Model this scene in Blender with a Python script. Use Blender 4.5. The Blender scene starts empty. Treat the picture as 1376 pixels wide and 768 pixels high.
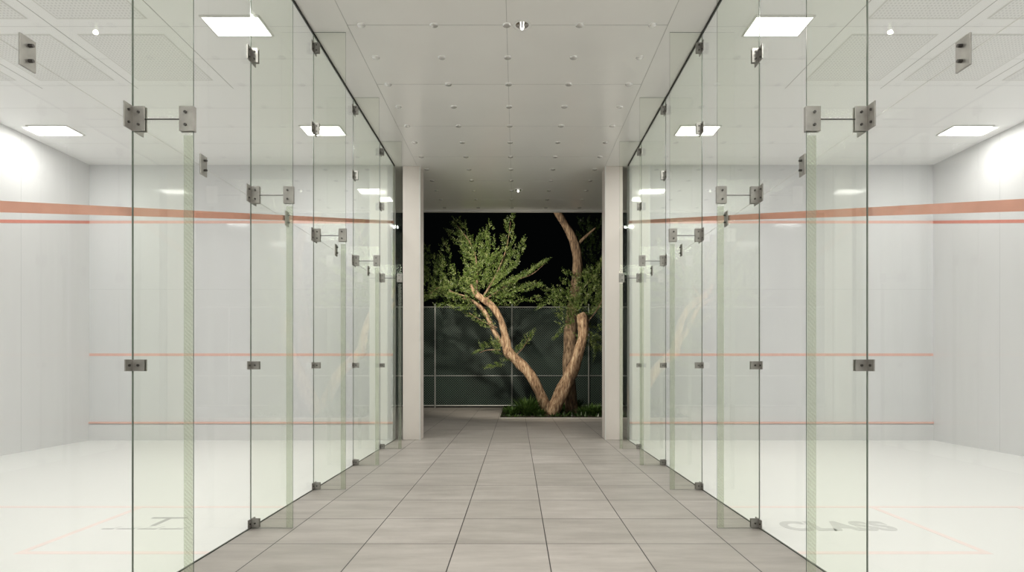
import bpy, bmesh, math, random
from mathutils import Vector, Matrix
random.seed(7)
C = bpy.context.scene.collection
F = 743.0            # focal length in px of a 1376 px wide frame
CX, HZ = 694.0, 490.5
CAMX, CAMZ = 0.11, 1.57
GX = 2.45            # glass wall face, either side of the corridor axis
FO = 2.045           # outer edge of the fins
FRONT = 11.6         # playing face of the front walls
BACK = 1.85
CEIL = 5.77
OUTW = 8.85          # outer side walls of the courts
JOINTS = [3.69, 5.33, 6.98, 8.68, 10.38]

# ------------------------------------------------------------------ materials
def new_mat(name):
    m = bpy.data.materials.new(name); m.use_nodes = True
    nt = m.node_tree; nt.nodes.clear()
    return m, nt
def N(nt, t, **kw):
    n = nt.nodes.new(t)
    for k, v in kw.items():
        if k in n.inputs: n.inputs[k].default_value = v
        else: setattr(n, k, v)
    return n
def L(nt, a, b): nt.links.new(a, b)
def ramp(nt, fac, stops):
    r = nt.nodes.new('ShaderNodeValToRGB'); e = r.color_ramp.elements
    while len(e) < len(stops): e.new(0.5)
    for q, (p, c) in zip(e, stops): q.position = p; q.color = (*c, 1)
    L(nt, fac, r.inputs['Fac']); return r.outputs['Color']
def coords(nt, kind='Object', scale=(1,1,1), loc=(0,0,0)):
    tc = nt.nodes.new('ShaderNodeTexCoord'); mp = nt.nodes.new('ShaderNodeMapping')
    mp.inputs['Scale'].default_value = scale; mp.inputs['Location'].default_value = loc
    if kind == 'World':
        g = nt.nodes.new('ShaderNodeNewGeometry'); L(nt, g.outputs['Position'], mp.inputs['Vector'])
    else: L(nt, tc.outputs[kind], mp.inputs['Vector'])
    return mp.outputs['Vector']
def finish(nt, sh):
    o = nt.nodes.new('ShaderNodeOutputMaterial'); L(nt, sh, o.inputs['Surface'])
def pbr(name, col, rough=0.5, metal=0.0, noise=0.0, nscale=5.0, bump=0.0, bscale=60.0, spec=0.5, stretch=(1,1,1), col2=None):
    m, nt = new_mat(name)
    b = N(nt, 'ShaderNodeBsdfPrincipled', Roughness=rough, Metallic=metal)
    b.inputs['Specular IOR Level'].default_value = spec
    b.inputs['Base Color'].default_value = (*col, 1)
    if noise or col2:
        v = coords(nt, 'World', stretch)
        n = N(nt, 'ShaderNodeTexNoise', Scale=nscale, Detail=5.0); L(nt, v, n.inputs['Vector'])
        c2 = col2 or tuple(max(0, c*(1-noise)) for c in col)
        L(nt, ramp(nt, n.outputs['Fac'], [(0.3, c2), (0.7, col)]), b.inputs['Base Color'])
    if bump:
        v = coords(nt, 'World', stretch)
        n = N(nt, 'ShaderNodeTexNoise', Scale=bscale, Detail=3.0); L(nt, v, n.inputs['Vector'])
        bp = N(nt, 'ShaderNodeBump', Strength=bump, Distance=0.01); L(nt, n.outputs['Fac'], bp.inputs['Height'])
        L(nt, bp.outputs['Normal'], b.inputs['Normal'])
    finish(nt, b.outputs[0]); return m
def emis(name, col, s):
    m, nt = new_mat(name); e = N(nt, 'ShaderNodeEmission', Strength=s); e.inputs['Color'].default_value = (*col, 1)
    finish(nt, e.outputs[0]); return m
def glass(name, tint, ior=1.45):
    m, nt = new_mat(name)
    t = nt.nodes.new('ShaderNodeBsdfTransparent'); t.inputs['Color'].default_value = (*tint, 1)
    g = N(nt, 'ShaderNodeBsdfGlossy', Roughness=0.0); g.inputs['Color'].default_value = (.95, 1, .96, 1)
    fr = N(nt, 'ShaderNodeFresnel', IOR=ior)
    ge = nt.nodes.new('ShaderNodeNewGeometry'); mr = nt.nodes.new('ShaderNodeMapRange')
    mr.inputs['To Min'].default_value = ior; mr.inputs['To Max'].default_value = 1/ior     # same reflectance on both faces of the thin pane
    L(nt, ge.outputs['Backfacing'], mr.inputs['Value']); L(nt, mr.outputs[0], fr.inputs['IOR'])
    mx = nt.nodes.new('ShaderNodeMixShader')
    L(nt, fr.outputs[0], mx.inputs[0]); L(nt, t.outputs[0], mx.inputs[1]); L(nt, g.outputs[0], mx.inputs[2])
    finish(nt, mx.outputs[0]); return m

M = {}
M['wall'] = pbr('court plaster', (.73,.73,.735), .45, noise=.03, nscale=2.0, stretch=(3,3,.4), bump=.03, bscale=30)
M['front'] = pbr('front wall plaster', (.73,.735,.745), .09, noise=.03, nscale=1.6, stretch=(3,3,.5), spec=.2)
M['cfloor'] = pbr('pale court boards', (.87,.875,.86), .35, noise=.03, nscale=4, stretch=(14,.6,1))
M['glass'] = glass('wall glass', (.988,.993,.982), 1.29)
M['finglass'] = glass('fin glass', (.980,.990,.966), 1.3)
M['edge'] = pbr('polished glass edge', (.30,.34,.28), .2, noise=.4, nscale=3)
M['finedge'] = pbr('dark fin edge', (.07,.11,.08), .2, noise=.3, nscale=3)
M['gasket'] = pbr('black gasket', (.02,.022,.02), .6, noise=.3, nscale=20)
M['steel'] = pbr('satin stainless steel', (.37,.36,.335), .42, .75, noise=.25, nscale=14, bump=.05, bscale=200)
M['steel_dark'] = pbr('dark steel', (.10,.095,.09), .4, .8, noise=.3, nscale=20)
M['pillar'] = pbr('pale stone pillar paint', (.78,.73,.68), .5, noise=.06, nscale=1.5, stretch=(1,1,.3))
M['whitemetal'] = pbr('white coated metal', (.75,.75,.72), .35, noise=.05)
M['seam'] = pbr('ceiling joint', (.52,.52,.49), .7, noise=.2)
M['stud'] = pbr('ceiling button', (.88,.88,.86), .22, .6, noise=.1)
M['chrome'] = pbr('bright reflector', (.75,.75,.74), .12, .9, noise=.1)
M['bandred'] = pbr('terracotta court line', (.84,.42,.32), .5, noise=.10, nscale=12)
M['linered'] = pbr('red court line', (.74,.30,.24), .5, noise=.08, nscale=12)
M['linepink'] = pbr('faded red court line', (.84,.54,.47), .5, noise=.08, nscale=12)
M['floorline'] = pbr('pale pink floor line', (.93,.81,.78), .45, noise=.05, nscale=12)
M['floormark'] = pbr('faint grey floor lettering', (.66,.665,.65), .5, noise=.08, nscale=12)
M['floormark_dark'] = pbr('grey floor emblem', (.50,.505,.50), .5, noise=.08, nscale=12)
M['panelgap'] = pbr('wall panel joint', (.62,.63,.63), .6, noise=.05)
M['soil'] = pbr('dark mulch soil', (.035,.025,.016), .95, noise=.6, nscale=18, bump=.8, bscale=30)
M['galv'] = pbr('galvanised tube', (.42,.44,.42), .45, .4, noise=.2, nscale=9)
M['lampglow'] = emis('diffuser glow', (1,.985,.95), 7)
M['bulbglow'] = emis('downlight bulb', (1,.97,.9), 2)
M['outside'] = pbr('building render', (.10,.10,.10), .9, noise=.2)

def ceiling_mat():
    m, nt = new_mat('glossy ceiling panel')
    b = N(nt, 'ShaderNodeBsdfPrincipled', Roughness=.22)
    b.inputs['Specular IOR Level'].default_value = .6
    v = coords(nt, 'World', (1,1,1))
    n = N(nt, 'ShaderNodeTexNoise', Scale=.8, Detail=3.0); L(nt, v, n.inputs['Vector'])
    L(nt, ramp(nt, n.outputs['Fac'], [(.3, (.80,.795,.76)), (.7, (.84,.835,.80))]), b.inputs['Base Color'])
    finish(nt, b.outputs[0]); return m
M['ceil'] = ceiling_mat()

def court_ceiling_mat():
    m, nt = new_mat('court ceiling boards')
    v = coords(nt, 'World', (1,1,1), (0, -6.86, 0))
    br = N(nt, 'ShaderNodeTexBrick', Scale=1.0, offset=0.0)
    br.inputs['Color1'].default_value = (.92,.92,.915,1); br.inputs['Color2'].default_value = (.935,.935,.93,1)
    br.inputs['Mortar'].default_value = (.76,.76,.75,1); br.inputs['Mortar Size'].default_value = .006
    br.inputs['Brick Width'].default_value = 30; br.inputs['Row Height'].default_value = .725
    L(nt, v, br.inputs['Vector'])
    b = N(nt, 'ShaderNodeBsdfPrincipled', Roughness=.5)
    L(nt, br.outputs['Color'], b.inputs['Base Color'])
    finish(nt, b.outputs[0]); return m
M['courtceil'] = court_ceiling_mat()

def perforated():
    m, nt = new_mat('perforated acoustic sheet')
    v = coords(nt, 'World', (22, 22, 22))
    vo = N(nt, 'ShaderNodeTexVoronoi', Scale=1.0, Randomness=0.0); L(nt, v, vo.inputs['Vector'])
    c = ramp(nt, vo.outputs['Distance'], [(.24, (.68,.68,.67)), (.36, (.87,.87,.86))])
    b = N(nt, 'ShaderNodeBsdfPrincipled', Roughness=.6); L(nt, c, b.inputs['Base Color'])
    finish(nt, b.outputs[0]); return m
M['perf'] = perforated()

def paving():
    m, nt = new_mat('grey stone paving')
    v = coords(nt, 'World', (1,1,1), (-.375+8, -4.87+7.9, 0))
    br = N(nt, 'ShaderNodeTexBrick', Scale=1.0, offset=0.0)
    br.inputs['Color1'].default_value = (.41,.385,.355,1); br.inputs['Color2'].default_value = (.47,.44,.41,1)
    br.inputs['Mortar'].default_value = (.03,.027,.025,1); br.inputs['Mortar Size'].default_value = .0045
    br.inputs['Mortar Smooth'].default_value = 0.0
    br.inputs['Brick Width'].default_value = .8; br.inputs['Row Height'].default_value = .79
    L(nt, v, br.inputs['Vector'])
    v2 = coords(nt, 'World', (.7,3.0,1))
    n = N(nt, 'ShaderNodeTexNoise', Scale=1.6, Detail=6.0, Roughness=.65); L(nt, v2, n.inputs['Vector'])
    cl = ramp(nt, n.outputs['Fac'], [(.3, (.80,.79,.78)), (.7, (1.12,1.12,1.12))])
    mx = nt.nodes.new('ShaderNodeMix'); mx.data_type = 'RGBA'; mx.blend_type = 'MULTIPLY'; mx.inputs['Factor'].default_value = 1
    L(nt, br.outputs['Color'], mx.inputs[6]); L(nt, cl, mx.inputs[7])
    b = N(nt, 'ShaderNodeBsdfPrincipled', Roughness=.42); L(nt, mx.outputs[2], b.inputs['Base Color'])
    rr = nt.nodes.new('ShaderNodeMapRange'); rr.inputs['To Min'].default_value = .34; rr.inputs['To Max'].default_value = .55
    L(nt, n.outputs['Fac'], rr.inputs['Value']); L(nt, rr.outputs[0], b.inputs['Roughness'])
    bp = N(nt, 'ShaderNodeBump', Strength=.35, Distance=.004); bp.invert = True
    L(nt, br.outputs['Fac'], bp.inputs['Height']); L(nt, bp.outputs['Normal'], b.inputs['Normal'])
    finish(nt, b.outputs[0]); return m
M['paving'] = paving()

def strip_hatch():
    m, nt = new_mat('hatched translucent strip')
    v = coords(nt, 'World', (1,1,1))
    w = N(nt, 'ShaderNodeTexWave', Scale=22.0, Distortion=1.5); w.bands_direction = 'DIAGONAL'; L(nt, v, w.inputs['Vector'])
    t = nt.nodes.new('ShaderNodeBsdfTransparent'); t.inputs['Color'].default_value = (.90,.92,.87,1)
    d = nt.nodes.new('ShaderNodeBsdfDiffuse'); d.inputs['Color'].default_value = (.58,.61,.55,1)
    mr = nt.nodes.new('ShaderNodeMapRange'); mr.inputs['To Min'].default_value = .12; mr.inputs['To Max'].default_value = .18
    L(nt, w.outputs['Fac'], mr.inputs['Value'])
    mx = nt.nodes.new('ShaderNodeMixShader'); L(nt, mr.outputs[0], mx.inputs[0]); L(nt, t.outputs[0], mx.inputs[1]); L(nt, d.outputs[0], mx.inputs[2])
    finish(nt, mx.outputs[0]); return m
M['strip_hatch'] = strip_hatch()

def chainlink():
    m, nt = new_mat('chain link mesh')
    g = nt.nodes.new('ShaderNodeNewGeometry'); s = nt.nodes.new('ShaderNodeSeparateXYZ'); L(nt, g.outputs['Position'], s.inputs[0])
    def mth(op, a, b=None):
        n = nt.nodes.new('ShaderNodeMath'); n.operation = op
        for i, q in enumerate((a, b)):
            if q is None: continue
            if isinstance(q, (int, float)): n.inputs[i].default_value = q
            else: L(nt, q, n.inputs[i])
        return n.outputs[0]
    outs = []
    for op in ('ADD', 'SUBTRACT'):
        u = mth(op, s.outputs['X'], s.outputs['Z'])
        u = mth('MULTIPLY', u, 11.0)
        u = mth('FRACT', mth('ADD', u, 100.0))
        outs.append(mth('LESS_THAN', u, .22))
    wire = mth('MAXIMUM', outs[0], outs[1])
    t = nt.nodes.new('ShaderNodeBsdfTransparent')
    b = N(nt, 'ShaderNodeBsdfPrincipled', Roughness=.5); b.inputs['Base Color'].default_value = (.09,.13,.11,1)
    mx = nt.nodes.new('ShaderNodeMixShader'); L(nt, wire, mx.inputs[0]); L(nt, t.outputs[0], mx.inputs[1]); L(nt, b.outputs[0], mx.inputs[2])
    finish(nt, mx.outputs[0]); return m
M['chain'] = chainlink()
M['screen'] = pbr('dark green windscreen cloth', (.009,.034,.022), .9, col2=(.004,.010,.008), nscale=.9, noise=.1)

def bark(name, a, b_, c):
    m, nt = new_mat(name)
    v = coords(nt, 'World', (16,16,3.5))
    n = N(nt, 'ShaderNodeTexNoise', Scale=1.0, Detail=8.0, Roughness=.65, Distortion=.5); L(nt, v, n.inputs['Vector'])
    col = ramp(nt, n.outputs['Fac'], [(.36, a), (.5, b_), (.64, c)])
    p = N(nt, 'ShaderNodeBsdfPrincipled', Roughness=.85); L(nt, col, p.inputs['Base Color'])
    bp = N(nt, 'ShaderNodeBump', Strength=1.0, Distance=.06); L(nt, n.outputs['Fac'], bp.inputs['Height']); L(nt, bp.outputs['Normal'], p.inputs['Normal'])
    finish(nt, p.outputs[0]); return m
M['bark'] = bark('tan peeling bark', (.10,.055,.03), (.30,.19,.11), (.50,.38,.25))
M['bark2'] = bark('brown rough bark', (.05,.032,.02), (.17,.11,.065), (.30,.22,.14))

def leafmat(name, c1, c2, c3):
    m, nt = new_mat(name)
    v = coords(nt, 'World', (1,1,1))
    n = N(nt, 'ShaderNodeTexNoise', Scale=9.0, Detail=3.0); L(nt, v, n.inputs['Vector'])
    col = ramp(nt, n.outputs['Fac'], [(.3, c1), (.5, c2), (.72, c3)])
    p = N(nt, 'ShaderNodeBsdfPrincipled', Roughness=.4); L(nt, col, p.inputs['Base Color'])
    t = nt.nodes.new('ShaderNodeBsdfTranslucent'); L(nt, col, t.inputs['Color'])
    mx = nt.nodes.new('ShaderNodeMixShader'); mx.inputs[0].default_value = .25
    L(nt, p.outputs[0], mx.inputs[1]); L(nt, t.outputs[0], mx.inputs[2]); finish(nt, mx.outputs[0]); return m
M['leaf'] = leafmat('olive green leaf', (.03,.06,.010), (.10,.155,.03), (.32,.36,.15))
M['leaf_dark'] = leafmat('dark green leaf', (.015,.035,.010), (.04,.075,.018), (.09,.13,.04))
M['leaf_plant'] = leafmat('fresh planter leaf', (.03,.07,.015), (.07,.14,.03), (.16,.24,.07))
M['leaf_low'] = leafmat('planter leaf', (.012,.03,.008), (.03,.07,.014), (.08,.13,.03))

# ------------------------------------------------------------------ mesh helpers
class MB:
    def __init__(s): s.v = []; s.f = []; s.m = []
    def box(s, x0,x1,y0,y1,z0,z1, mi=0, face_mi=None):
        x0,x1 = sorted((x0,x1)); y0,y1 = sorted((y0,y1)); z0,z1 = sorted((z0,z1))
        b = len(s.v)
        s.v += [(x0,y0,z0),(x1,y0,z0),(x1,y1,z0),(x0,y1,z0),(x0,y0,z1),(x1,y0,z1),(x1,y1,z1),(x0,y1,z1)]
        fs = [((0,3,2,1),'z'),((4,5,6,7),'z'),((0,1,5,4),'y'),((1,2,6,5),'x'),((2,3,7,6),'y'),((3,0,4,7),'x')]
        for q, ax in fs:
            s.f.append(tuple(b+i for i in q)); s.m.append(face_mi[ax] if face_mi else mi)
        return s
    def cyl(s, p0, p1, r0, r1=None, n=12, mi=0):
        r1 = r0 if r1 is None else r1
        p0 = Vector(p0); p1 = Vector(p1); d = (p1-p0).normalized()
        a = d.orthogonal().normalized(); c = d.cross(a); b = len(s.v)
        for p, r in ((p0,r0),(p1,r1)):
            for i in range(n):
                t = 2*math.pi*i/n; s.v.append(tuple(p + (a*math.cos(t)+c*math.sin(t))*r))
        for i in range(n):
            j = (i+1) % n; s.f.append((b+i,b+j,b+n+j,b+n+i)); s.m.append(mi)
        s.f.append(tuple(b+i for i in range(n-1,-1,-1))); s.f.append(tuple(b+n+i for i in range(n))); s.m += [mi,mi]
        return s
    def lathe(s, prof, c=(0,0,0), n=24, mi=0):
        b = len(s.v); k = len(prof)
        for i in range(n):
            t = 2*math.pi*i/n
            for r, z in prof: s.v.append((c[0]+r*math.cos(t), c[1]+r*math.sin(t), c[2]+z))
        for i in range(n):
            j = (i+1) % n
            for q in range(k-1): s.f.append((b+i*k+q, b+j*k+q, b+j*k+q+1, b+i*k+q+1)); s.m.append(mi)
        return s
    def tube(s, pts, radii, n=14, wob=0.0, seed=0, mi=0):
        rnd = random.Random(seed)
        P = []; R = []
        P0 = [Vector(p) for p in pts]
        for i in range(len(P0)-1):
            a = P0[max(i-1,0)]; b_ = P0[i]; c = P0[i+1]; d = P0[min(i+2,len(P0)-1)]
            for k in range(6):
                t = k/6
                P.append(.5*((2*b_)+(c-a)*t+(2*a-5*b_+4*c-d)*t*t+(3*b_-a-3*c+d)*t**3)); R.append(radii[i]*(1-t)+radii[i+1]*t)
        P.append(P0[-1]); R.append(radii[-1])
        b = len(s.v); ph = [rnd.uniform(0,6.28) for _ in range(4)]
        up = Vector((0,1,0))
        for i, p in enumerate(P):
            d = (P[min(i+1,len(P)-1)]-P[max(i-1,0)]).normalized()
            a = d.cross(up).normalized(); c = d.cross(a).normalized()
            for q in range(n):
                t = 2*math.pi*q/n
                r = R[i]*(1+wob*(math.sin(3*t+ph[0]+i*.35)*.5+math.sin(2*t+ph[1]-i*.22)*.6+math.sin(i*.9+ph[2])*.35+rnd.uniform(-.3,.3)))
                s.v.append(tuple(p+(a*math.cos(t)+c*math.sin(t))*r))
        for i in range(len(P)-1):
            for q in range(n):
                j = (q+1)%n; s.f.append((b+i*n+q,b+i*n+j,b+(i+1)*n+j,b+(i+1)*n+q)); s.m.append(mi)
        s.f.append(tuple(b+q for q in range(n))); s.f.append(tuple(b+(len(P)-1)*n+q for q in range(n-1,-1,-1))); s.m += [mi,mi]
        return s
    def build(s, name, mats, parent=None, smooth=False, bevel=0):
        me = bpy.data.meshes.new(name); me.from_pydata(s.v, [], s.f); me.update()
        if not isinstance(mats, (list, tuple)): mats = [mats]
        for m in mats: me.materials.append(M[m])
        me.polygons.foreach_set('material_index', s.m)
        if smooth: me.polygons.foreach_set('use_smooth', [True]*len(me.polygons))
        o = bpy.data.objects.new(name, me); C.objects.link(o); o.parent = parent
        if bevel:
            b = o.modifiers.new('bevel', 'BEVEL'); b.width = bevel; b.segments = 2; b.limit_method = 'ANGLE'
        return o
def box(name, mat, x0,x1,y0,y1,z0,z1, parent=None, bevel=0):
    return MB().box(x0,x1,y0,y1,z0,z1).build(name, mat, parent, bevel=bevel)
def struct(o): o['kind'] = 'structure'; return o
def tag(o, label, cat, group=None, kind=None):
    o['label'] = label; o['category'] = cat
    if group: o['group'] = group
    if kind: o['kind'] = kind
    return o
def empty(name, loc, label, cat, group=None):
    o = bpy.data.objects.new(name, None); C.objects.link(o); o.location = loc; o.empty_display_size = .1
    return tag(o, label, cat, group)
def copy_tree(src, loc, label=None, group=None):
    r = src.copy(); C.objects.link(r); r.location = loc
    if label: r['label'] = label
    if group: r['group'] = group
    def rec(a, b):
        for ch in list(a.children):
            c = ch.copy(); C.objects.link(c); c.parent = b; rec(ch, c)
    rec(src, r); return r
ORD = ['first','second','third','fourth','fifth','sixth']
COURT = {-1: 'the court with the T mark', 1: 'the court lettered CLASS'}
SIDE = {-1: 'left', 1: 'right'}

# ------------------------------------------------------------------ shell of the place
pv = MB()
pv.box(-GX, GX, -6, 16.5, -.1, 0).box(-12, -.38, 16.5, 21.2, -.1, 0).box(-12,-GX,FRONT+.25,16.5,-.1,0).box(GX,12,FRONT+.25,16.5,-.1,0)
struct(pv.build('floor', 'paving'))
for s in (-1, 1):
    fl = struct(box('floor_court_'+SIDE[s], 'cfloor', s*(GX+.006), s*OUTW, BACK, FRONT, -.1, 0))
    e = .002
    def fline(x0,x1,y0,y1): 
        return box('floor_line', 'floorline', s*x0, s*x1, y0, y1, 0, e, fl)
    fline(GX+.02, OUTW, 6.10, 6.165)                       # short line
    fline(GX+.02, 4.08, 4.60, 4.665); fline(4.02, 4.08, 4.665, 6.11)   # service box by the glass
    fline(7.25, OUTW, 4.60, 4.65); fline(7.25, 7.30, 4.65, 6.11)
    fline(5.63, 5.68, BACK, 6.11)
    # court ceiling
    struct(box('ceiling_court_'+SIDE[s], 'courtceil', s*(GX+.02), s*OUTW, BACK, FRONT, CEIL, CEIL+.15))
    # outer side wall, front wall, back wall
    w = struct(box('wall_'+SIDE[s], 'wall', s*OUTW, s*(OUTW+.2), BACK-.2, FRONT+.25, -.1, CEIL+.15))
    def zl(y): return 2.13+2.44*(y-BACK)/(FRONT-BACK)
    q = MB(); x0, x1 = s*(OUTW-.003), s*(OUTW+.001)
    q.v = [(x0,BACK,zl(BACK)-.03),(x0,FRONT,zl(FRONT)-.03),(x0,FRONT,zl(FRONT)+.03),(x0,BACK,zl(BACK)+.03)]
    q.f = [(0,1,2,3) if s < 0 else (3,2,1,0)]; q.m = [0]
    q.build('out_line', 'linered', w)
    for yy in (4.0, 7.0, 10.0): box('panel_joint', 'panelgap', s*(OUTW-.001), s*OUTW, yy-.004, yy+.004, 0, CEIL, w)
    w = struct(box('wall_front_'+SIDE[s], 'front', s*(GX+.03), s*OUTW, FRONT, FRONT+.25, -.1, CEIL+.15))
    box('out_line', 'linepink', s*(GX+.03), s*OUTW, FRONT-.003, FRONT, 4.545, 4.60, w)
    box('service_line', 'linepink', s*(GX+.03), s*OUTW, FRONT-.003, FRONT, 1.765, 1.82, w)
    box('panel_joint', 'panelgap', s*(GX+.03), s*OUTW, FRONT-.001, FRONT, 3.155, 3.163, w)
    for xx in (4.6, 6.75): box('panel_joint', 'panelgap', s*(xx-.004), s*(xx+.004), FRONT-.001, FRONT, 0, CEIL, w)
    t = box('tin_board', 'wall', s*(GX+.03), s*OUTW, FRONT-.02, FRONT, 0, .33, w)
    box('tin_line', 'linepink', s*(GX+.03), s*OUTW, FRONT-.024, FRONT, .35, .385, w)
    struct(box('wall_back_'+SIDE[s], 'wall', s*(GX+.006), s*OUTW, BACK-.2, BACK, -.1, CEIL+.15))
    struct(box('wall_lobby_'+SIDE[s], 'wall', s*GX, s*(GX+.2), -6, BACK-.2, -.1, CEIL+.15))
struct(box('wall_lobby_back', 'wall', -GX-.2, GX+.2, -6.2, -6, -.1, CEIL+.15))
cl = struct(box('ceiling', 'ceil', -GX-.02, GX+.02, -6, FRONT+.1, CEIL, CEIL+.15))
cp = struct(box('ceiling_canopy', 'ceil', -4.2, 4.2, FRONT+.1, 15.0, CEIL, CEIL+.15))
for x, a, b in ((-.01,-6,15),(-1.98,-6,FRONT),(1.98,-6,FRONT)):
    box('panel_seam', 'seam', x-.004, x+.004, a, b, CEIL-.0015, CEIL+.02, cl)
for k in range(-5, 6):
    y = 6.83+1.44*k
    if y < 15: box('panel_seam', 'seam', -1.98, 1.98, y-.004, y+.004, CEIL-.0015, CEIL+.02, cl)
# black channel where glass meets ceiling / floor, canopy edge trim
for i, s in enumerate((-1, 1)):
    struct(box('trim_%d' % (i+1), 'gasket', s*(GX-.004), s*(GX+.016), BACK, FRONT+.02, CEIL-.022, CEIL))
    struct(box('trim_%d' % (i+3), 'gasket', s*(GX-.002), s*(GX+.014), BACK, FRONT+.02, 0, .006))
struct(box('trim_5', 'whitemetal', -4.2, 4.2, 14.97, 15.04, CEIL-.05, CEIL+.2))
for s in (-1, 1):
    xa, xb = (-2.29, -1.915) if s < 0 else (1.975, 2.355)
    p = struct(box('pillar_'+SIDE[s], 'pillar', xa, xb, 11.67, 12.05, 0, CEIL, bevel=.006))
    box('pillar_edge', 'whitemetal', (xb-.02) if s<0 else xa, xb if s<0 else xa+.02, 11.65, 11.68, 0, CEIL, p)

# ------------------------------------------------------------------ glass walls
def wall_glass(s, y0, y1, i):
    ym = (y0+y1)/2
    t = empty('glass_wall_panel', (s*GX, ym, 0), f'{ORD[i]} tall clear wall pane from the camera along {COURT[s]}', 'glass panel', 'tall glass panes walling '+COURT[s])
    x0, x1 = 0, s*.007
    # the pane: large faces glass, thin edges dark green
    MB().box(x0,x1, y0-ym+.001, y1-ym-.001, .008, CEIL-.022, face_mi={'x':0,'y':1,'z':1}).build('pane', ['glass','edge'], t)
    z = lambda y: 2.357+.25*(y-2.74)
    q = MB(); xx = s*.016
    h = .029
    q.v = [(xx,y0-ym,z(y0)-h),(xx,y1-ym,z(y1)-h),(xx,y1-ym,z(y1)+h),(xx,y0-ym,z(y0)+h)]; q.f = [(0,1,2,3)]; q.m = [0]
    q.build('court_line', 'bandred', t)
    q = MB(); q.cyl((s*.022, y0-ym+.01, 3.20), (s*.022, y1-ym-.01, 3.20), .0022, n=6); q.build('tension_cable', 'whitemetal', t)
    if y1 < FRONT-.1:
        yc = 2.887-ym if i == 0 else 0
        pl = MB().box(-s*.012, -s*.0005, yc-.047, yc+.047, 3.115, 3.28).build('cover_plate', 'steel', t, bevel=.002)
        for dz in (-.04, .04):
            MB().cyl((-s*.012, yc+.005, 3.2+dz), (-s*.034, yc+.005, 3.2+dz), .010, .009, n=8).build('bolt', 'steel_dark', pl)
    return t
ys = [BACK] + JOINTS + [FRONT+.02]
for s in (-1, 1):
    for i in range(len(ys)-1): wall_glass(s, ys[i], ys[i+1], i)

def bracket(t, s, z, h, wing, face, bolts=True, both=True):
    """angle bracket in the corner between wall pane and fin; one on each side of the fin"""
    for sd in ((-1, 1) if both else (-1,)):
        q = MB()
        a = sd*.007; b = sd*.016
        q.box(-s*.002, -s*face, a, b, z-h/2, z+h/2)                    # leaf on the fin
        q.box(-s*.002, -s*.010, a, sd*wing, z-h/2, z+h/2)             # leaf on the wall pane
        o = q.build('corner_bracket', 'steel', t, bevel=.0015)
        if bolts:
            k = MB(); zs = (z-h*.25, z+h*.25) if h > .1 else (z,)
            for zz in zs:
                k2 = MB().cyl((-s*face*.55, b, zz), (-s*face*.55, b+sd*.007, zz), .0085, n=10); k2.build('bolt', 'steel_dark', o)
                k3 = MB().cyl((-s*.010, sd*wing*.6, zz), (-s*.017, sd*wing*.6, zz), .0085, n=10); k3.build('bolt', 'steel_dark', o)
def fin(s, y, i):
    W = GX-FO
    t = empty('glass_fin', (s*GX, y, 0), f'{ORD[i]} upright glass fin from the camera bracing {COURT[s]}', 'glass fin', 'glass fins bracing '+COURT[s])
    MB().box(-s*.002, -s*W, -.0045, .0045, .004, CEIL-.001, face_mi={'x':1,'y':0,'z':1}).build('pane', ['finglass','finedge'], t)
    MB().box(-s*(W-.062), -s*(W-.002), -.0056, -.0050, .01, 3.10).build('hatched_strip', 'strip_hatch', t)  # mostly clear hatched strip along the outer edge of the fin
    bracket(t, s, 3.21, .165, .095, .088)
    bracket(t, s, 4.55, .14, .085, .075)
    bracket(t, s, 5.57, .13, .08, .075)
    bracket(t, s, 1.57, .078, .085, .085)
    bracket(t, s, .052, .084, .07, .085)
    q = MB()
    q.box(-s*(W-.088), -s*(W+.010), -.016, -.007, 3.21-.083, 3.21+.083).box(-s*(W-.088), -s*(W+.010), .007, .016, 3.21-.083, 3.21+.083)
    q.box(-s*(W+.001), -s*(W+.010), -.007, .007, 3.21-.083, 3.21+.083)
    e = q.build('end_plate', 'steel', t, bevel=.0015)
    for dz in (-.042, .042):
        MB().cyl((-s*(W-.045), -.016, 3.21+dz), (-s*(W-.045), -.024, 3.21+dz), .0095, n=10).build('bolt', 'steel_dark', e)
    MB().cyl((-s*.088, -.013, 3.205), (-s*(W-.088), -.013, 3.205), .0045, n=8).build('tie_rod', 'steel_dark', t)
    return t
for s in (-1, 1):
    for i, y in enumerate(JOINTS): fin(s, y, i)

# ------------------------------------------------------------------ ceiling studs and downlights
first = None
for k in range(-2, 12):
    y = 6.83+.72*k
    for j in range(5):
        x = -.01+.9*(j-2)
        if first is None:
            first = MB().lathe([(0,-.012),(.040,-.011),(.050,-.007),(.053,0)], n=16).build('ceiling_button', 'stud', None, smooth=True)
            first.location = (x, y, CEIL)
            tag(first, 'small round button fixing in the glossy corridor ceiling', 'ceiling button', 'round buttons dotted over the corridor ceiling')
        else: copy_tree(first, (x, y, CEIL))
def downlight(x, y, label):
    t = empty('downlight', (x, y, CEIL), label, 'downlight', 'recessed downlights in the corridor ceiling')
    MB().lathe([(.112,0),(.110,-.007),(.085,-.009),(.078,0)], n=32).build('trim_ring', 'whitemetal', t, smooth=True)
    MB().lathe([(.080,-.004),(.062,-.001),(.035,-.0006),(.001,-.0006)], n=32).build('reflector', 'chrome', t, smooth=True)
    MB().lathe([(.001,-.06),(.016,-.055),(.026,-.035),(.026,-.015),(.014,-.001)], n=20).build('bulb', 'bulbglow', t, smooth=True)
    MB().cyl((0,-.035,-.002),(0,-.03,-.05),.007,n=8).build('lamp_clip','steel_dark',t)
downlight(.18, 6.83, 'round recessed downlight beside a ceiling button, closest to the camera')
downlight(.15, 13.25, 'bright round downlight under the canopy before the trees')

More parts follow.
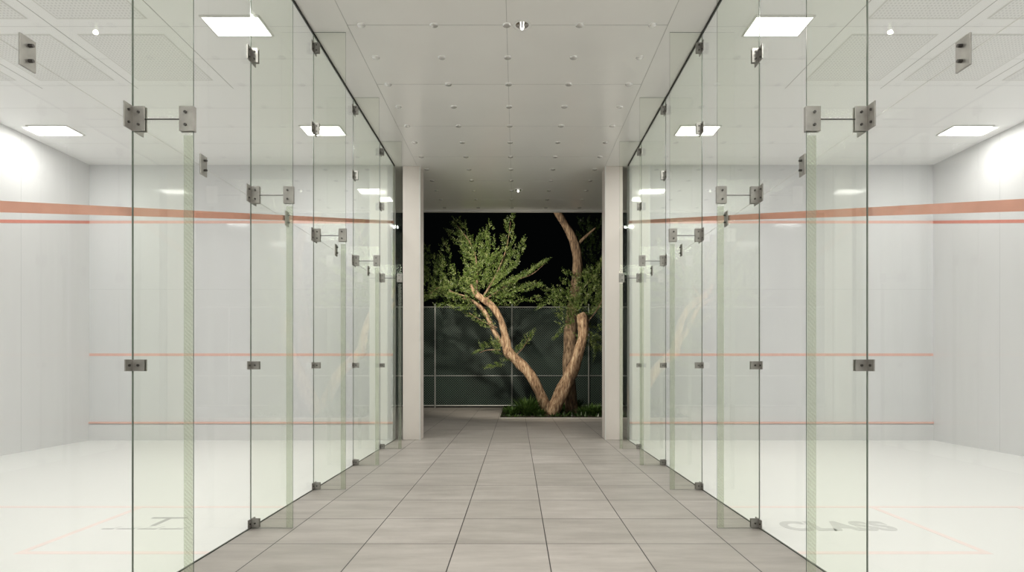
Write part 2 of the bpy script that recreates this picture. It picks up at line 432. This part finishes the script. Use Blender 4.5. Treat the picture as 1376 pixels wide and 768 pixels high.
# ------------------------------------------------------------------ court ceiling lights and acoustic panels
for s in (-1, 1):
    wh = {6.84: 'middle row', 9.88: 'row by the front wall', 4.08: 'added unseen back row'}  # back row is out of view, added for the light it gives
    for y in (6.84, 9.88, 4.08):
        for x in (3.34, 8.12):
            by = 'by the glass' if x < 5 else 'by the side wall'
            t = empty('ceiling_light', (s*x, y, CEIL), f'light panel {by}, {wh[y]}, {COURT[s]}'.replace('by the side','by side').replace('by the glass','by glass'), 'ceiling light', 'flat ceiling lights over the courts')
            q = MB(); a, b, w = .36, .21, .02
            q.box(-a,a,-b,-b+w,-.02,0).box(-a,a,b-w,b,-.02,0).box(-a,-a+w,-b+w,b-w,-.02,0).box(a-w,a,-b+w,b-w,-.02,0)
            q.build('light_frame', 'whitemetal', t)
            MB().box(-a+w,a-w,-b+w,b-w,-.014,-.002).build('diffuser', 'lampglow', t)
            ld = bpy.data.lights.new('court_lamp', 'AREA'); ld.shape = 'RECTANGLE'; ld.size = .62; ld.size_y = .34
            ld.energy = 58 if x < 5 else 20; ld.color = (1,.985,.95)
            lo = bpy.data.objects.new('court_lamp', ld); C.objects.link(lo); lo.location = (s*x, y, CEIL-.03)
    n = 0
    for iy, y in enumerate((4.685, 6.135, 7.585)):
        for ix, x in enumerate((4.915, 6.365, 7.815)):
            t = empty('acoustic_panel', (s*x, y, CEIL), f'perforated ceiling panel, {ORD[iy]} row from the camera, {ORD[ix]} from the glass, over {COURT[s]}'.replace('perforated ceiling panel, ','perforated panel, ').replace(' from the camera',''), 'acoustic panel', 'perforated square panels over the courts')
            MB().box(-.53,.53,-.55,.55,-.006,-.001).build('perforated_sheet', 'perf', t)
            q = MB(); 
            for a0,a1,b0,b1 in ((-.55,.55,-.57,-.55),(-.55,.55,.55,.57),(-.55,-.53,-.55,.55),(.53,.55,-.55,.55)): q.box(a0,a1,b0,b1,-.004,-.001)
            q.build('panel_frame', 'whitemetal', t)
    for x in (4.19, 5.64, 7.09, 8.54): 
        o = struct(box('trim_%d' % (20+int(x*10)+(0 if s<0 else 100)), 'seam', s*(x-.005), s*(x+.005), BACK, 8.4, CEIL-.002, CEIL-.0002))

# ------------------------------------------------------------------ marks on the court floors
def text(body, size, loc, parent_kind, name, off=0.0, sx=1.0, shear=0.0):
    cu = bpy.data.curves.new(name, 'FONT'); cu.body = body; cu.size = size; cu.offset = off; cu.extrude = .0006
    cu.align_x = 'LEFT'; cu.shear = shear; cu.space_character = 1.05
    cu.materials.append(M['floormark'])
    tmp = bpy.data.objects.new('tmp_text', cu); C.objects.link(tmp)
    dg = bpy.context.evaluated_depsgraph_get(); me = bpy.data.meshes.new_from_object(tmp.evaluated_get(dg))
    bpy.data.objects.remove(tmp)
    o = bpy.data.objects.new(name, me); C.objects.link(o); o.location = loc; o.scale = (sx,1,1)
    return o
o = text('CLASS', .41, (2.70, 5.27, .0010), None, 'floor_lettering', .020, .90)
tag(o, 'faint grey CLASS lettering on the pale floor behind the glass', 'lettering')
tl = empty('floor_emblem', (-3.45, 5.4, 0), 'faint grey T mark over a line of script on the pale floor', 'emblem')
MB().box(-.19,.17,.27,.315,.0002,.0012).box(-.025,.025,.01,.28,.0002,.0012).build('letter_mark', 'floormark_dark', tl)
q = MB(); rnd = random.Random(3); x = -.42
pts = []
while x < .32:
    w = rnd.uniform(.03,.07); hgt = rnd.choice([.03,.03,.05,.09])
    q.box(x, x+w, -.10, -.078, .0002, .0012)
    b = len(q.v); q.v += [(x+w*.5,-.10,.0012),(x+w*.5+.012,-.10,.0012),(x+w*.5+.012+hgt*.6,-.10+hgt,.0012),(x+w*.5+hgt*.6,-.10+hgt,.0012)]
    q.f.append((b,b+1,b+2,b+3)); q.m.append(0)
    x += w + rnd.choice([.004,.004,.03])
q.build('script_line', 'floormark_dark', tl)

# ------------------------------------------------------------------ garden: planter, fence, trees
def P(px, py, d, dd=0.0):
    """point of the garden seen from the terrace axis at depth d"""
    return Vector(((px-CX)*d/F+CAMX, d+dd, CAMZ+(HZ-py)*d/F))
struct(box('ground_soil', 'soil', -.38, 12, 16.5, 21.2, -.12, .03))
struct(box('trim_6', 'whitemetal', -.385, 12, 16.49, 16.5, -.02, .012))
struct(box('ground_beyond', 'soil', -14, 14, 21.2, 40, -.12, -.01))

fy = 20.6
t = empty('chain_link_fence', (0, fy, 0), 'tall chain link fence backed with dark green cloth behind the tree', 'fence')
MB().box(-8, 8, -.002, .0, .03, 3.72).build('mesh_panel', 'chain', t)
MB().box(-8, 8, .05, .055, .03, 3.68).build('windscreen', 'screen', t)
for k in range(-2, 4):
    x = -.06+2.86*k
    MB().cyl((x,-.035,0),(x,-.035,3.85),.030,n=10).build('fence_post', 'galv', t, smooth=False)
for nm, z, r in (('top_rail',3.74,.026),('middle_rail',1.18,.018),('bottom_rail',.07,.026)):
    MB().cyl((-8,-.01,z),(8,-.01,z),r,n=8).build(nm, 'galv', t)

def leaves(boughs, seed, size=.085, dens=1.0, depth=.5, up=.3):
    """sprays of small pointed leaves set alternately on twigs that leave each bough"""
    rnd = random.Random(seed); v = []; f = []; tw = MB()
    def leaf(p, d, sz):
        d = d.normalized(); side = d.cross(Vector((rnd.uniform(-1,1),rnd.uniform(-1,1),rnd.uniform(-1,1)))).normalized()
        b = len(v); n = d.cross(side)*sz*.12
        v.extend([tuple(p), tuple(p+d*sz*.45+side*sz*.19+n), tuple(p+d*sz), tuple(p+d*sz*.45-side*sz*.19+n)])
        f.append((b,b+1,b+2)); f.append((b,b+2,b+3))
    for pts, r0, r1, den in boughs:
        segs = [(pts[i], pts[i+1]) for i in range(len(pts)-1)]
        tot = sum((b-a).length for a, b in segs); acc = 0
        def spray(st, d, ln):
            m = max(4, int(ln/.027)); cur = d.normalized(); p = st.copy()
            bend = Vector((rnd.uniform(-.5,.5), rnd.uniform(-.5,.5), rnd.uniform(-.2,.5)))
            for q_ in range(m):
                cur = (cur+bend*.03).normalized(); p = p+cur*ln/m
                sd = cur.cross(Vector((0,1,0)) if q_%2 else Vector((0,-1,0)))
                if sd.length < .01: sd = Vector((1,0,0))
                sd = sd.normalized(); tap = 1.0-.45*q_/m
                for _ in range(2 if rnd.random() < .6 else 1):
                    leaf(p, cur*.8+sd*rnd.uniform(.4,1.0)+Vector((rnd.uniform(-.5,.5),rnd.uniform(-.9,.9),rnd.uniform(-.5,.5))), size*tap*rnd.uniform(.65,1.2))
        for a, b in segs:
            ln = (b-a).length; n = max(6, int(ln*den*dens*25)); dirv = (b-a).normalized()
            for k in range(n):
                t_ = (k+rnd.random())/n; p = a.lerp(b, t_); u = (acc+ln*t_)/tot; r = r0*(1-u)+r1*u
                th = rnd.uniform(0, 6.283); rad = Vector((math.cos(th), math.sin(th)*depth*1.7, math.sin(th+1.3)*.8))
                off = rad.normalized()*r*(rnd.random()**.8)*.75
                spray(p+off, rad.normalized()*.75+dirv*.9+Vector((0,0,up)), rnd.uniform(.55,1.15)*min(.62, r*.85+.12))
            acc += ln
        spray(pts[-1]-(pts[-1]-pts[-2]).normalized()*.1, pts[-1]-pts[-2], .3)
    return v, f, tw
def leaf_obj(v, f, mat, parent, name='foliage'):
    me = bpy.data.meshes.new(name); me.from_pydata(v, [], f); me.materials.append(M[mat]); me.update()
    o = bpy.data.objects.new(name, me); C.objects.link(o); o.parent = parent; return o
def G(pts, d, o0): return [P(x, y, d+dz)-o0 for x, y, *z in pts for dz in [(z[0] if z else 0)]]
def px(r, d=17.3): return r*d/F

# front tree: forked at the ground
D1 = 17.3; base = Vector((P(738,556,D1).x, D1, 0)); 
tr = empty('forked_tree', base, 'floodlit tan tree forked at the ground, leaning stem with small olive leaves', 'tree', 'trees in the planter')
def stem(name, pts, w, parent, mat='bark', d=D1, seed=1, wob=.15, o0=None):
    o0 = base if o0 is None else o0
    return MB().tube(G(pts, d, o0), [px(k*.385, d) for k in w], wob=wob, seed=seed).build(name, mat, parent, smooth=True)
stem('trunk', [(738,564),(733,545),(724,525),(710,500),(697,486),(683,473)], [25,21,18,17,17,17], tr, seed=2)
stem('bough', [(695,484),(683,473),(680,460),(678,446),(672,428),(661,411),(650,402),(639,394),(632,382)], [15,17,15,13,12.5,12,11.5,10,5], tr, seed=3)
stem('bough', [(676,464,.2),(664,445,.2),(655,426,.25),(645,411,.3),(634,404,.3),(622,400,.3)], [8,9,9,8,6,4], tr, seed=4)
stem('trunk', [(735,565),(748,540),(760,517),(771,492),(779,468),(784,448),(783,430),(779,421)], [27,25,22,20,18,19,20,13], tr, seed=5)
for pp, w in (([(640,392),(641,360),(634,330),(614,302)],[8,5,4,2]), ([(648,400),(665,372),(680,335),(686,298)],[7,5,3,1.5]), ([(652,402),(690,378),(715,368),(732,354)],[6,4,3,1.5]),
              ([(630,399),(610,393),(592,385),(574,398)],[5,4,3,1.5]), ([(690,480),(702,468),(712,452)],[4,2.5,1.5]), ([(673,470),(655,470),(644,474)],[4,2.5,1.5]),
              ([(784,438),(794,427),(804,413),(813,394)],[3.5,3,2.6,2]), ([(668,440),(650,432),(630,420)],[4,3,1.5])):
    stem('branch', pp, [q_*.6 for q_ in w], tr, 'bark2', seed=len(pp)+int(w[0]), wob=.05)
bl = [([(640,398),(641,360),(634,332),(612,298)], .62,.10,1.5), ([(640,352),(625,328),(604,312)], .28,.08,1.2), ([(645,395),(650,350),(649,314)], .55,.10,1.5),
      ([(650,372),(662,345),(658,303)],.42,.07,.8), ([(655,385),(680,345),(687,292)],.55,.08,1.3), ([(655,388),(690,360),(703,324)],.58,.09,1.5),
      ([(655,394),(700,374),(734,351)],.58,.09,1.7), ([(660,398),(700,388),(724,384)],.52,.12,1.5), ([(650,402),(690,402),(722,402)],.34,.10,.8),
      ([(640,396),(612,386),(580,396)],.60,.40,1.4), ([(668,436),(650,428),(622,414)],.32,.12,1.1), ([(645,408),(622,410),(595,408)],.36,.25,1.2),
      ([(676,468),(658,464),(642,472)],.30,.12,1.0), ([(684,486),(670,490),(658,492)],.18,.10,1.2), ([(694,474),(706,462),(714,448)],.22,.10,1.1),
      ([(785,435),(800,450),(811,462)],.45,.35,1.2), ([(762,412),(742,402),(726,412)],.34,.14,1.2), ([(765,430),(755,445),(750,450)],.26,.15,.7),
      ([(680,478),(672,470),(668,462)],.2,.1,.9), ([(662,420),(672,404),(690,400)],.3,.15,.7), ([(625,385),(640,360),(660,350)],.55,.5,1.3),
      ([(618,392),(604,372),(597,328)],.42,.08,1.0),([(598,396),(584,370),(573,334)],.45,.08,1.0),([(580,402),(572,390),(562,372)],.5,.3,1.2)]
v, f, tw = leaves([(G(p, D1, base), a, b, c) for p, a, b, c in bl], 11, size=.085, dens=.95)
leaf_obj(v, f, 'leaf', tr)

# rear tree
D2 = 17.9; base2 = Vector((P(770,548,D2).x, D2, 0))
t2 = empty('tall_tree', base2, 'tall brown trunk rising past the canopy just behind the forked tree', 'tree', 'trees in the planter')
stem('trunk', [(770,556),(766,530),(764,500),(766,470),(767,440),(770,412),(774,385),(776,360),(775,340),(770,320),(760,302),(748,284),(735,262),(728,240)], [24,24,22,21,22,21,19,17,16,16,14.5,13,12,11], t2, 'bark2', D2, 8, .09, base2)
stem('branch', [(774,331),(782,322),(792,313),(800,306)], [6,5,4,2.5], t2, 'bark2', D2, 9, .05, base2)
stem('branch', [(776,385),(790,380),(800,368)], [5,4,2], t2, 'bark2', D2, 10, .05, base2)
bl2 = [([(772,430),(772,400),(774,372)],.28,.22,.9), ([(775,415),(792,395),(800,362)],.42,.26,1.5), ([(785,420),(800,415),(812,395)],.42,.3,1.3), ([(790,380),(806,350)],.3,.12,.8),
       ([(776,432),(772,420),(768,408)],.34,.25,1.6), ([(770,410),(752,404),(738,390)],.28,.12,.9), ([(768,440),(757,425),(748,415)],.3,.15,1.0), ([(764,400),(752,396),(744,392)],.2,.1,.8), ([(800,440),(808,452)],.4,.3,.9), ([(768,375),(760,366)],.16,.06,.6),([(766,395),(757,380)],.14,.08,.5), ([(778,440),(790,450),(806,466)],.4,.25,1.1), ([(772,405),(780,388),(786,372)],.34,.2,1.0), ([(796,440),(798,410),(806,380)],.45,.3,1.0)]
v, f, tw = leaves([(G(p, D2-.3, base2), a, b, c) for p, a, b, c in bl2], 12, size=.088)
leaf_obj(v, f, 'leaf', t2)

# dark trees beyond the fence
for i, (px_, pts, lab) in enumerate(((585, [([(590,425),(585,385),(575,345)],1.0,.3,.55), ([(608,420),(602,380),(597,350)],.7,.2,.5)], 'unlit dark tree beyond the fence behind the leaning stem'),
                       (795, [([(800,400),(800,350),(785,300)],1.0,.6,.5), ([(770,350),(790,320),(810,295)],.8,.4,.4)], 'unlit dark tree beyond the fence behind the tall trunk'))):
    D = 22.5; b0 = Vector((P(px_,540,D).x, D, 0))
    t = empty('shadowy_tree', b0, lab, 'tree', 'trees beyond the fence')
    MB().tube([(0,0,0),(.1,0,1.2),(0,0,2.4),(-.1,0,3.4)], [.16,.13,.1,.05], seed=i, wob=.06).build('trunk', 'bark2', t, smooth=True)
    v, f, tw = leaves([(G(p, D, b0), a, b, c) for p, a, b, c in pts], 20+i, size=.12)
    leaf_obj(v, f, 'leaf_dark', t)

# low plants in the planter
rnd = random.Random(5)
spots = [(688,.30,'bushy low plant at the bare corner of the planter'),(709,.62,'tallest leafy plant of the planter, beside the leaning stem'),(724,.25,'short tuft between leafy plant and leaning stem'),
         (757,.34,'small fern between the two trunk bases'),(770,.48,'leafy plant in front of the rear trunk'),(787,.30,'low tuft beside the fence post on the planter edge'),(797,.36,'low leafy plant beside the pale pillar'),(808,.24,'short tuft half hidden by the pale pillar')]
for i, (sx, h, lab) in enumerate(spots):
    d = 17.0+rnd.uniform(0,.5) if sx not in (757,770) else 18.4
    b0 = Vector((P(sx,550,d).x, d, .03))
    v = []; f = []
    for k in range(int(130+260*h)):
        a = rnd.uniform(0,6.283); ln = h*rnd.uniform(.5,1.15); lean = rnd.uniform(.1,1.0)
        r_ = rnd.uniform(0,.22)
        p0 = Vector((math.cos(a)*r_, math.sin(a)*r_, 0)); dr = Vector((math.cos(a)*lean, math.sin(a)*lean, 1)).normalized()
        sd = Vector((-math.sin(a), math.cos(a), 0))*.012
        p1 = p0+dr*ln*.55; p2 = p0+dr*ln+Vector((math.cos(a),math.sin(a),-.3))*ln*.25*lean
        b = len(v); v += [tuple(p0-sd*.5),tuple(p0+sd*.5),tuple(p1+sd*1.6),tuple(p1-sd*1.6),tuple(p2)]
        f += [(b,b+1,b+2,b+3),(b+3,b+2,b+4)]
    o = leaf_obj(v, f, 'leaf_plant', None, 'low_plant'); o.location = b0
    tag(o, lab, 'plant', 'low plants in the planter')
# mat of ground cover
v = []; f = []
for k in range(1900):
    x = rnd.uniform(-.36, 3.4); y = rnd.uniform(16.52, 20.4); h = rnd.uniform(.03,.13)*(1.3 if x>1.2 else .8)
    a = rnd.uniform(0,6.28); dx, dy = math.cos(a)*.03, math.sin(a)*.03; b = len(v)
    v += [(x-dx,y-dy,.03),(x+dx,y+dy,.03),(x+dy*2,y-dx*2,.03+h)]; f.append((b,b+1,b+2))
o = leaf_obj(v, f, 'leaf_low', None, 'ground_cover_grass'); tag(o, 'sparse low grass growing over the planter soil', 'grass', kind='stuff')

# ------------------------------------------------------------------ lights
def spot(name, loc, tgt, e, size, col, blend=.6, rad=.08):
    ld = bpy.data.lights.new(name, 'SPOT'); ld.energy = e; ld.spot_size = math.radians(size); ld.spot_blend = blend; ld.color = col; ld.shadow_soft_size = rad
    o = bpy.data.objects.new(name, ld); C.objects.link(o); o.location = loc
    o.rotation_euler = (Vector(tgt)-Vector(loc)).to_track_quat('-Z','Y').to_euler()
spot('tree_flood', (-1.2, 14.3, 4.9), (0.3, 17.5, 3.6), 850, 110, (1,.91,.76))
spot('tree_flood_low', (.2, 13.2, .6), (.2, 17.5, 3.9), 480, 75, (1,.91,.76))
spot('path_down', (.18, 6.83, CEIL-.09), (.18, 6.83, 0), 110, 150, (1,.95,.88), 1, .022)
spot('canopy_down', (.15, 13.25, CEIL-.09), (.15, 13.6, 0), 290, 150, (1,.95,.88), 1, .022)
ld = bpy.data.lights.new('corridor_fill', 'AREA'); ld.size = 2.5; ld.energy = 330; ld.color = (1,.96,.9)  # unseen area fill behind the camera, added to brighten the corridor
lo = bpy.data.objects.new('corridor_fill', ld); C.objects.link(lo); lo.location = (0,-2.5,CEIL-.2)

w = bpy.data.worlds.new('night'); bpy.context.scene.world = w; w.use_nodes = True
w.node_tree.nodes['Background'].inputs['Color'].default_value = (.003,.004,.004,1); w.node_tree.nodes['Background'].inputs['Strength'].default_value = .3

# ------------------------------------------------------------------ camera
cd = bpy.data.cameras.new('camera'); cd.sensor_fit = 'HORIZONTAL'; cd.sensor_width = 36; cd.lens = 36*F/1376
cd.shift_x = -(CX-688)/1376; cd.shift_y = (HZ-384)/1376; cd.clip_start = .02
cam = bpy.data.objects.new('camera', cd); C.objects.link(cam); cam.location = (CAMX, 0, CAMZ); cam.rotation_euler = (math.pi/2, 0, 0)
sc = bpy.context.scene; sc.camera = cam
sc.view_settings.view_transform = 'Standard'; sc.view_settings.look = 'None'; sc.view_settings.exposure = .04
cy = sc.cycles
cy.transparent_max_bounces = 48; cy.max_bounces = 12; cy.diffuse_bounces = 5; cy.glossy_bounces = 6
cy.use_denoising = True; cy.caustics_reflective = False; cy.caustics_refractive = False; cy.sample_clamp_indirect = 8
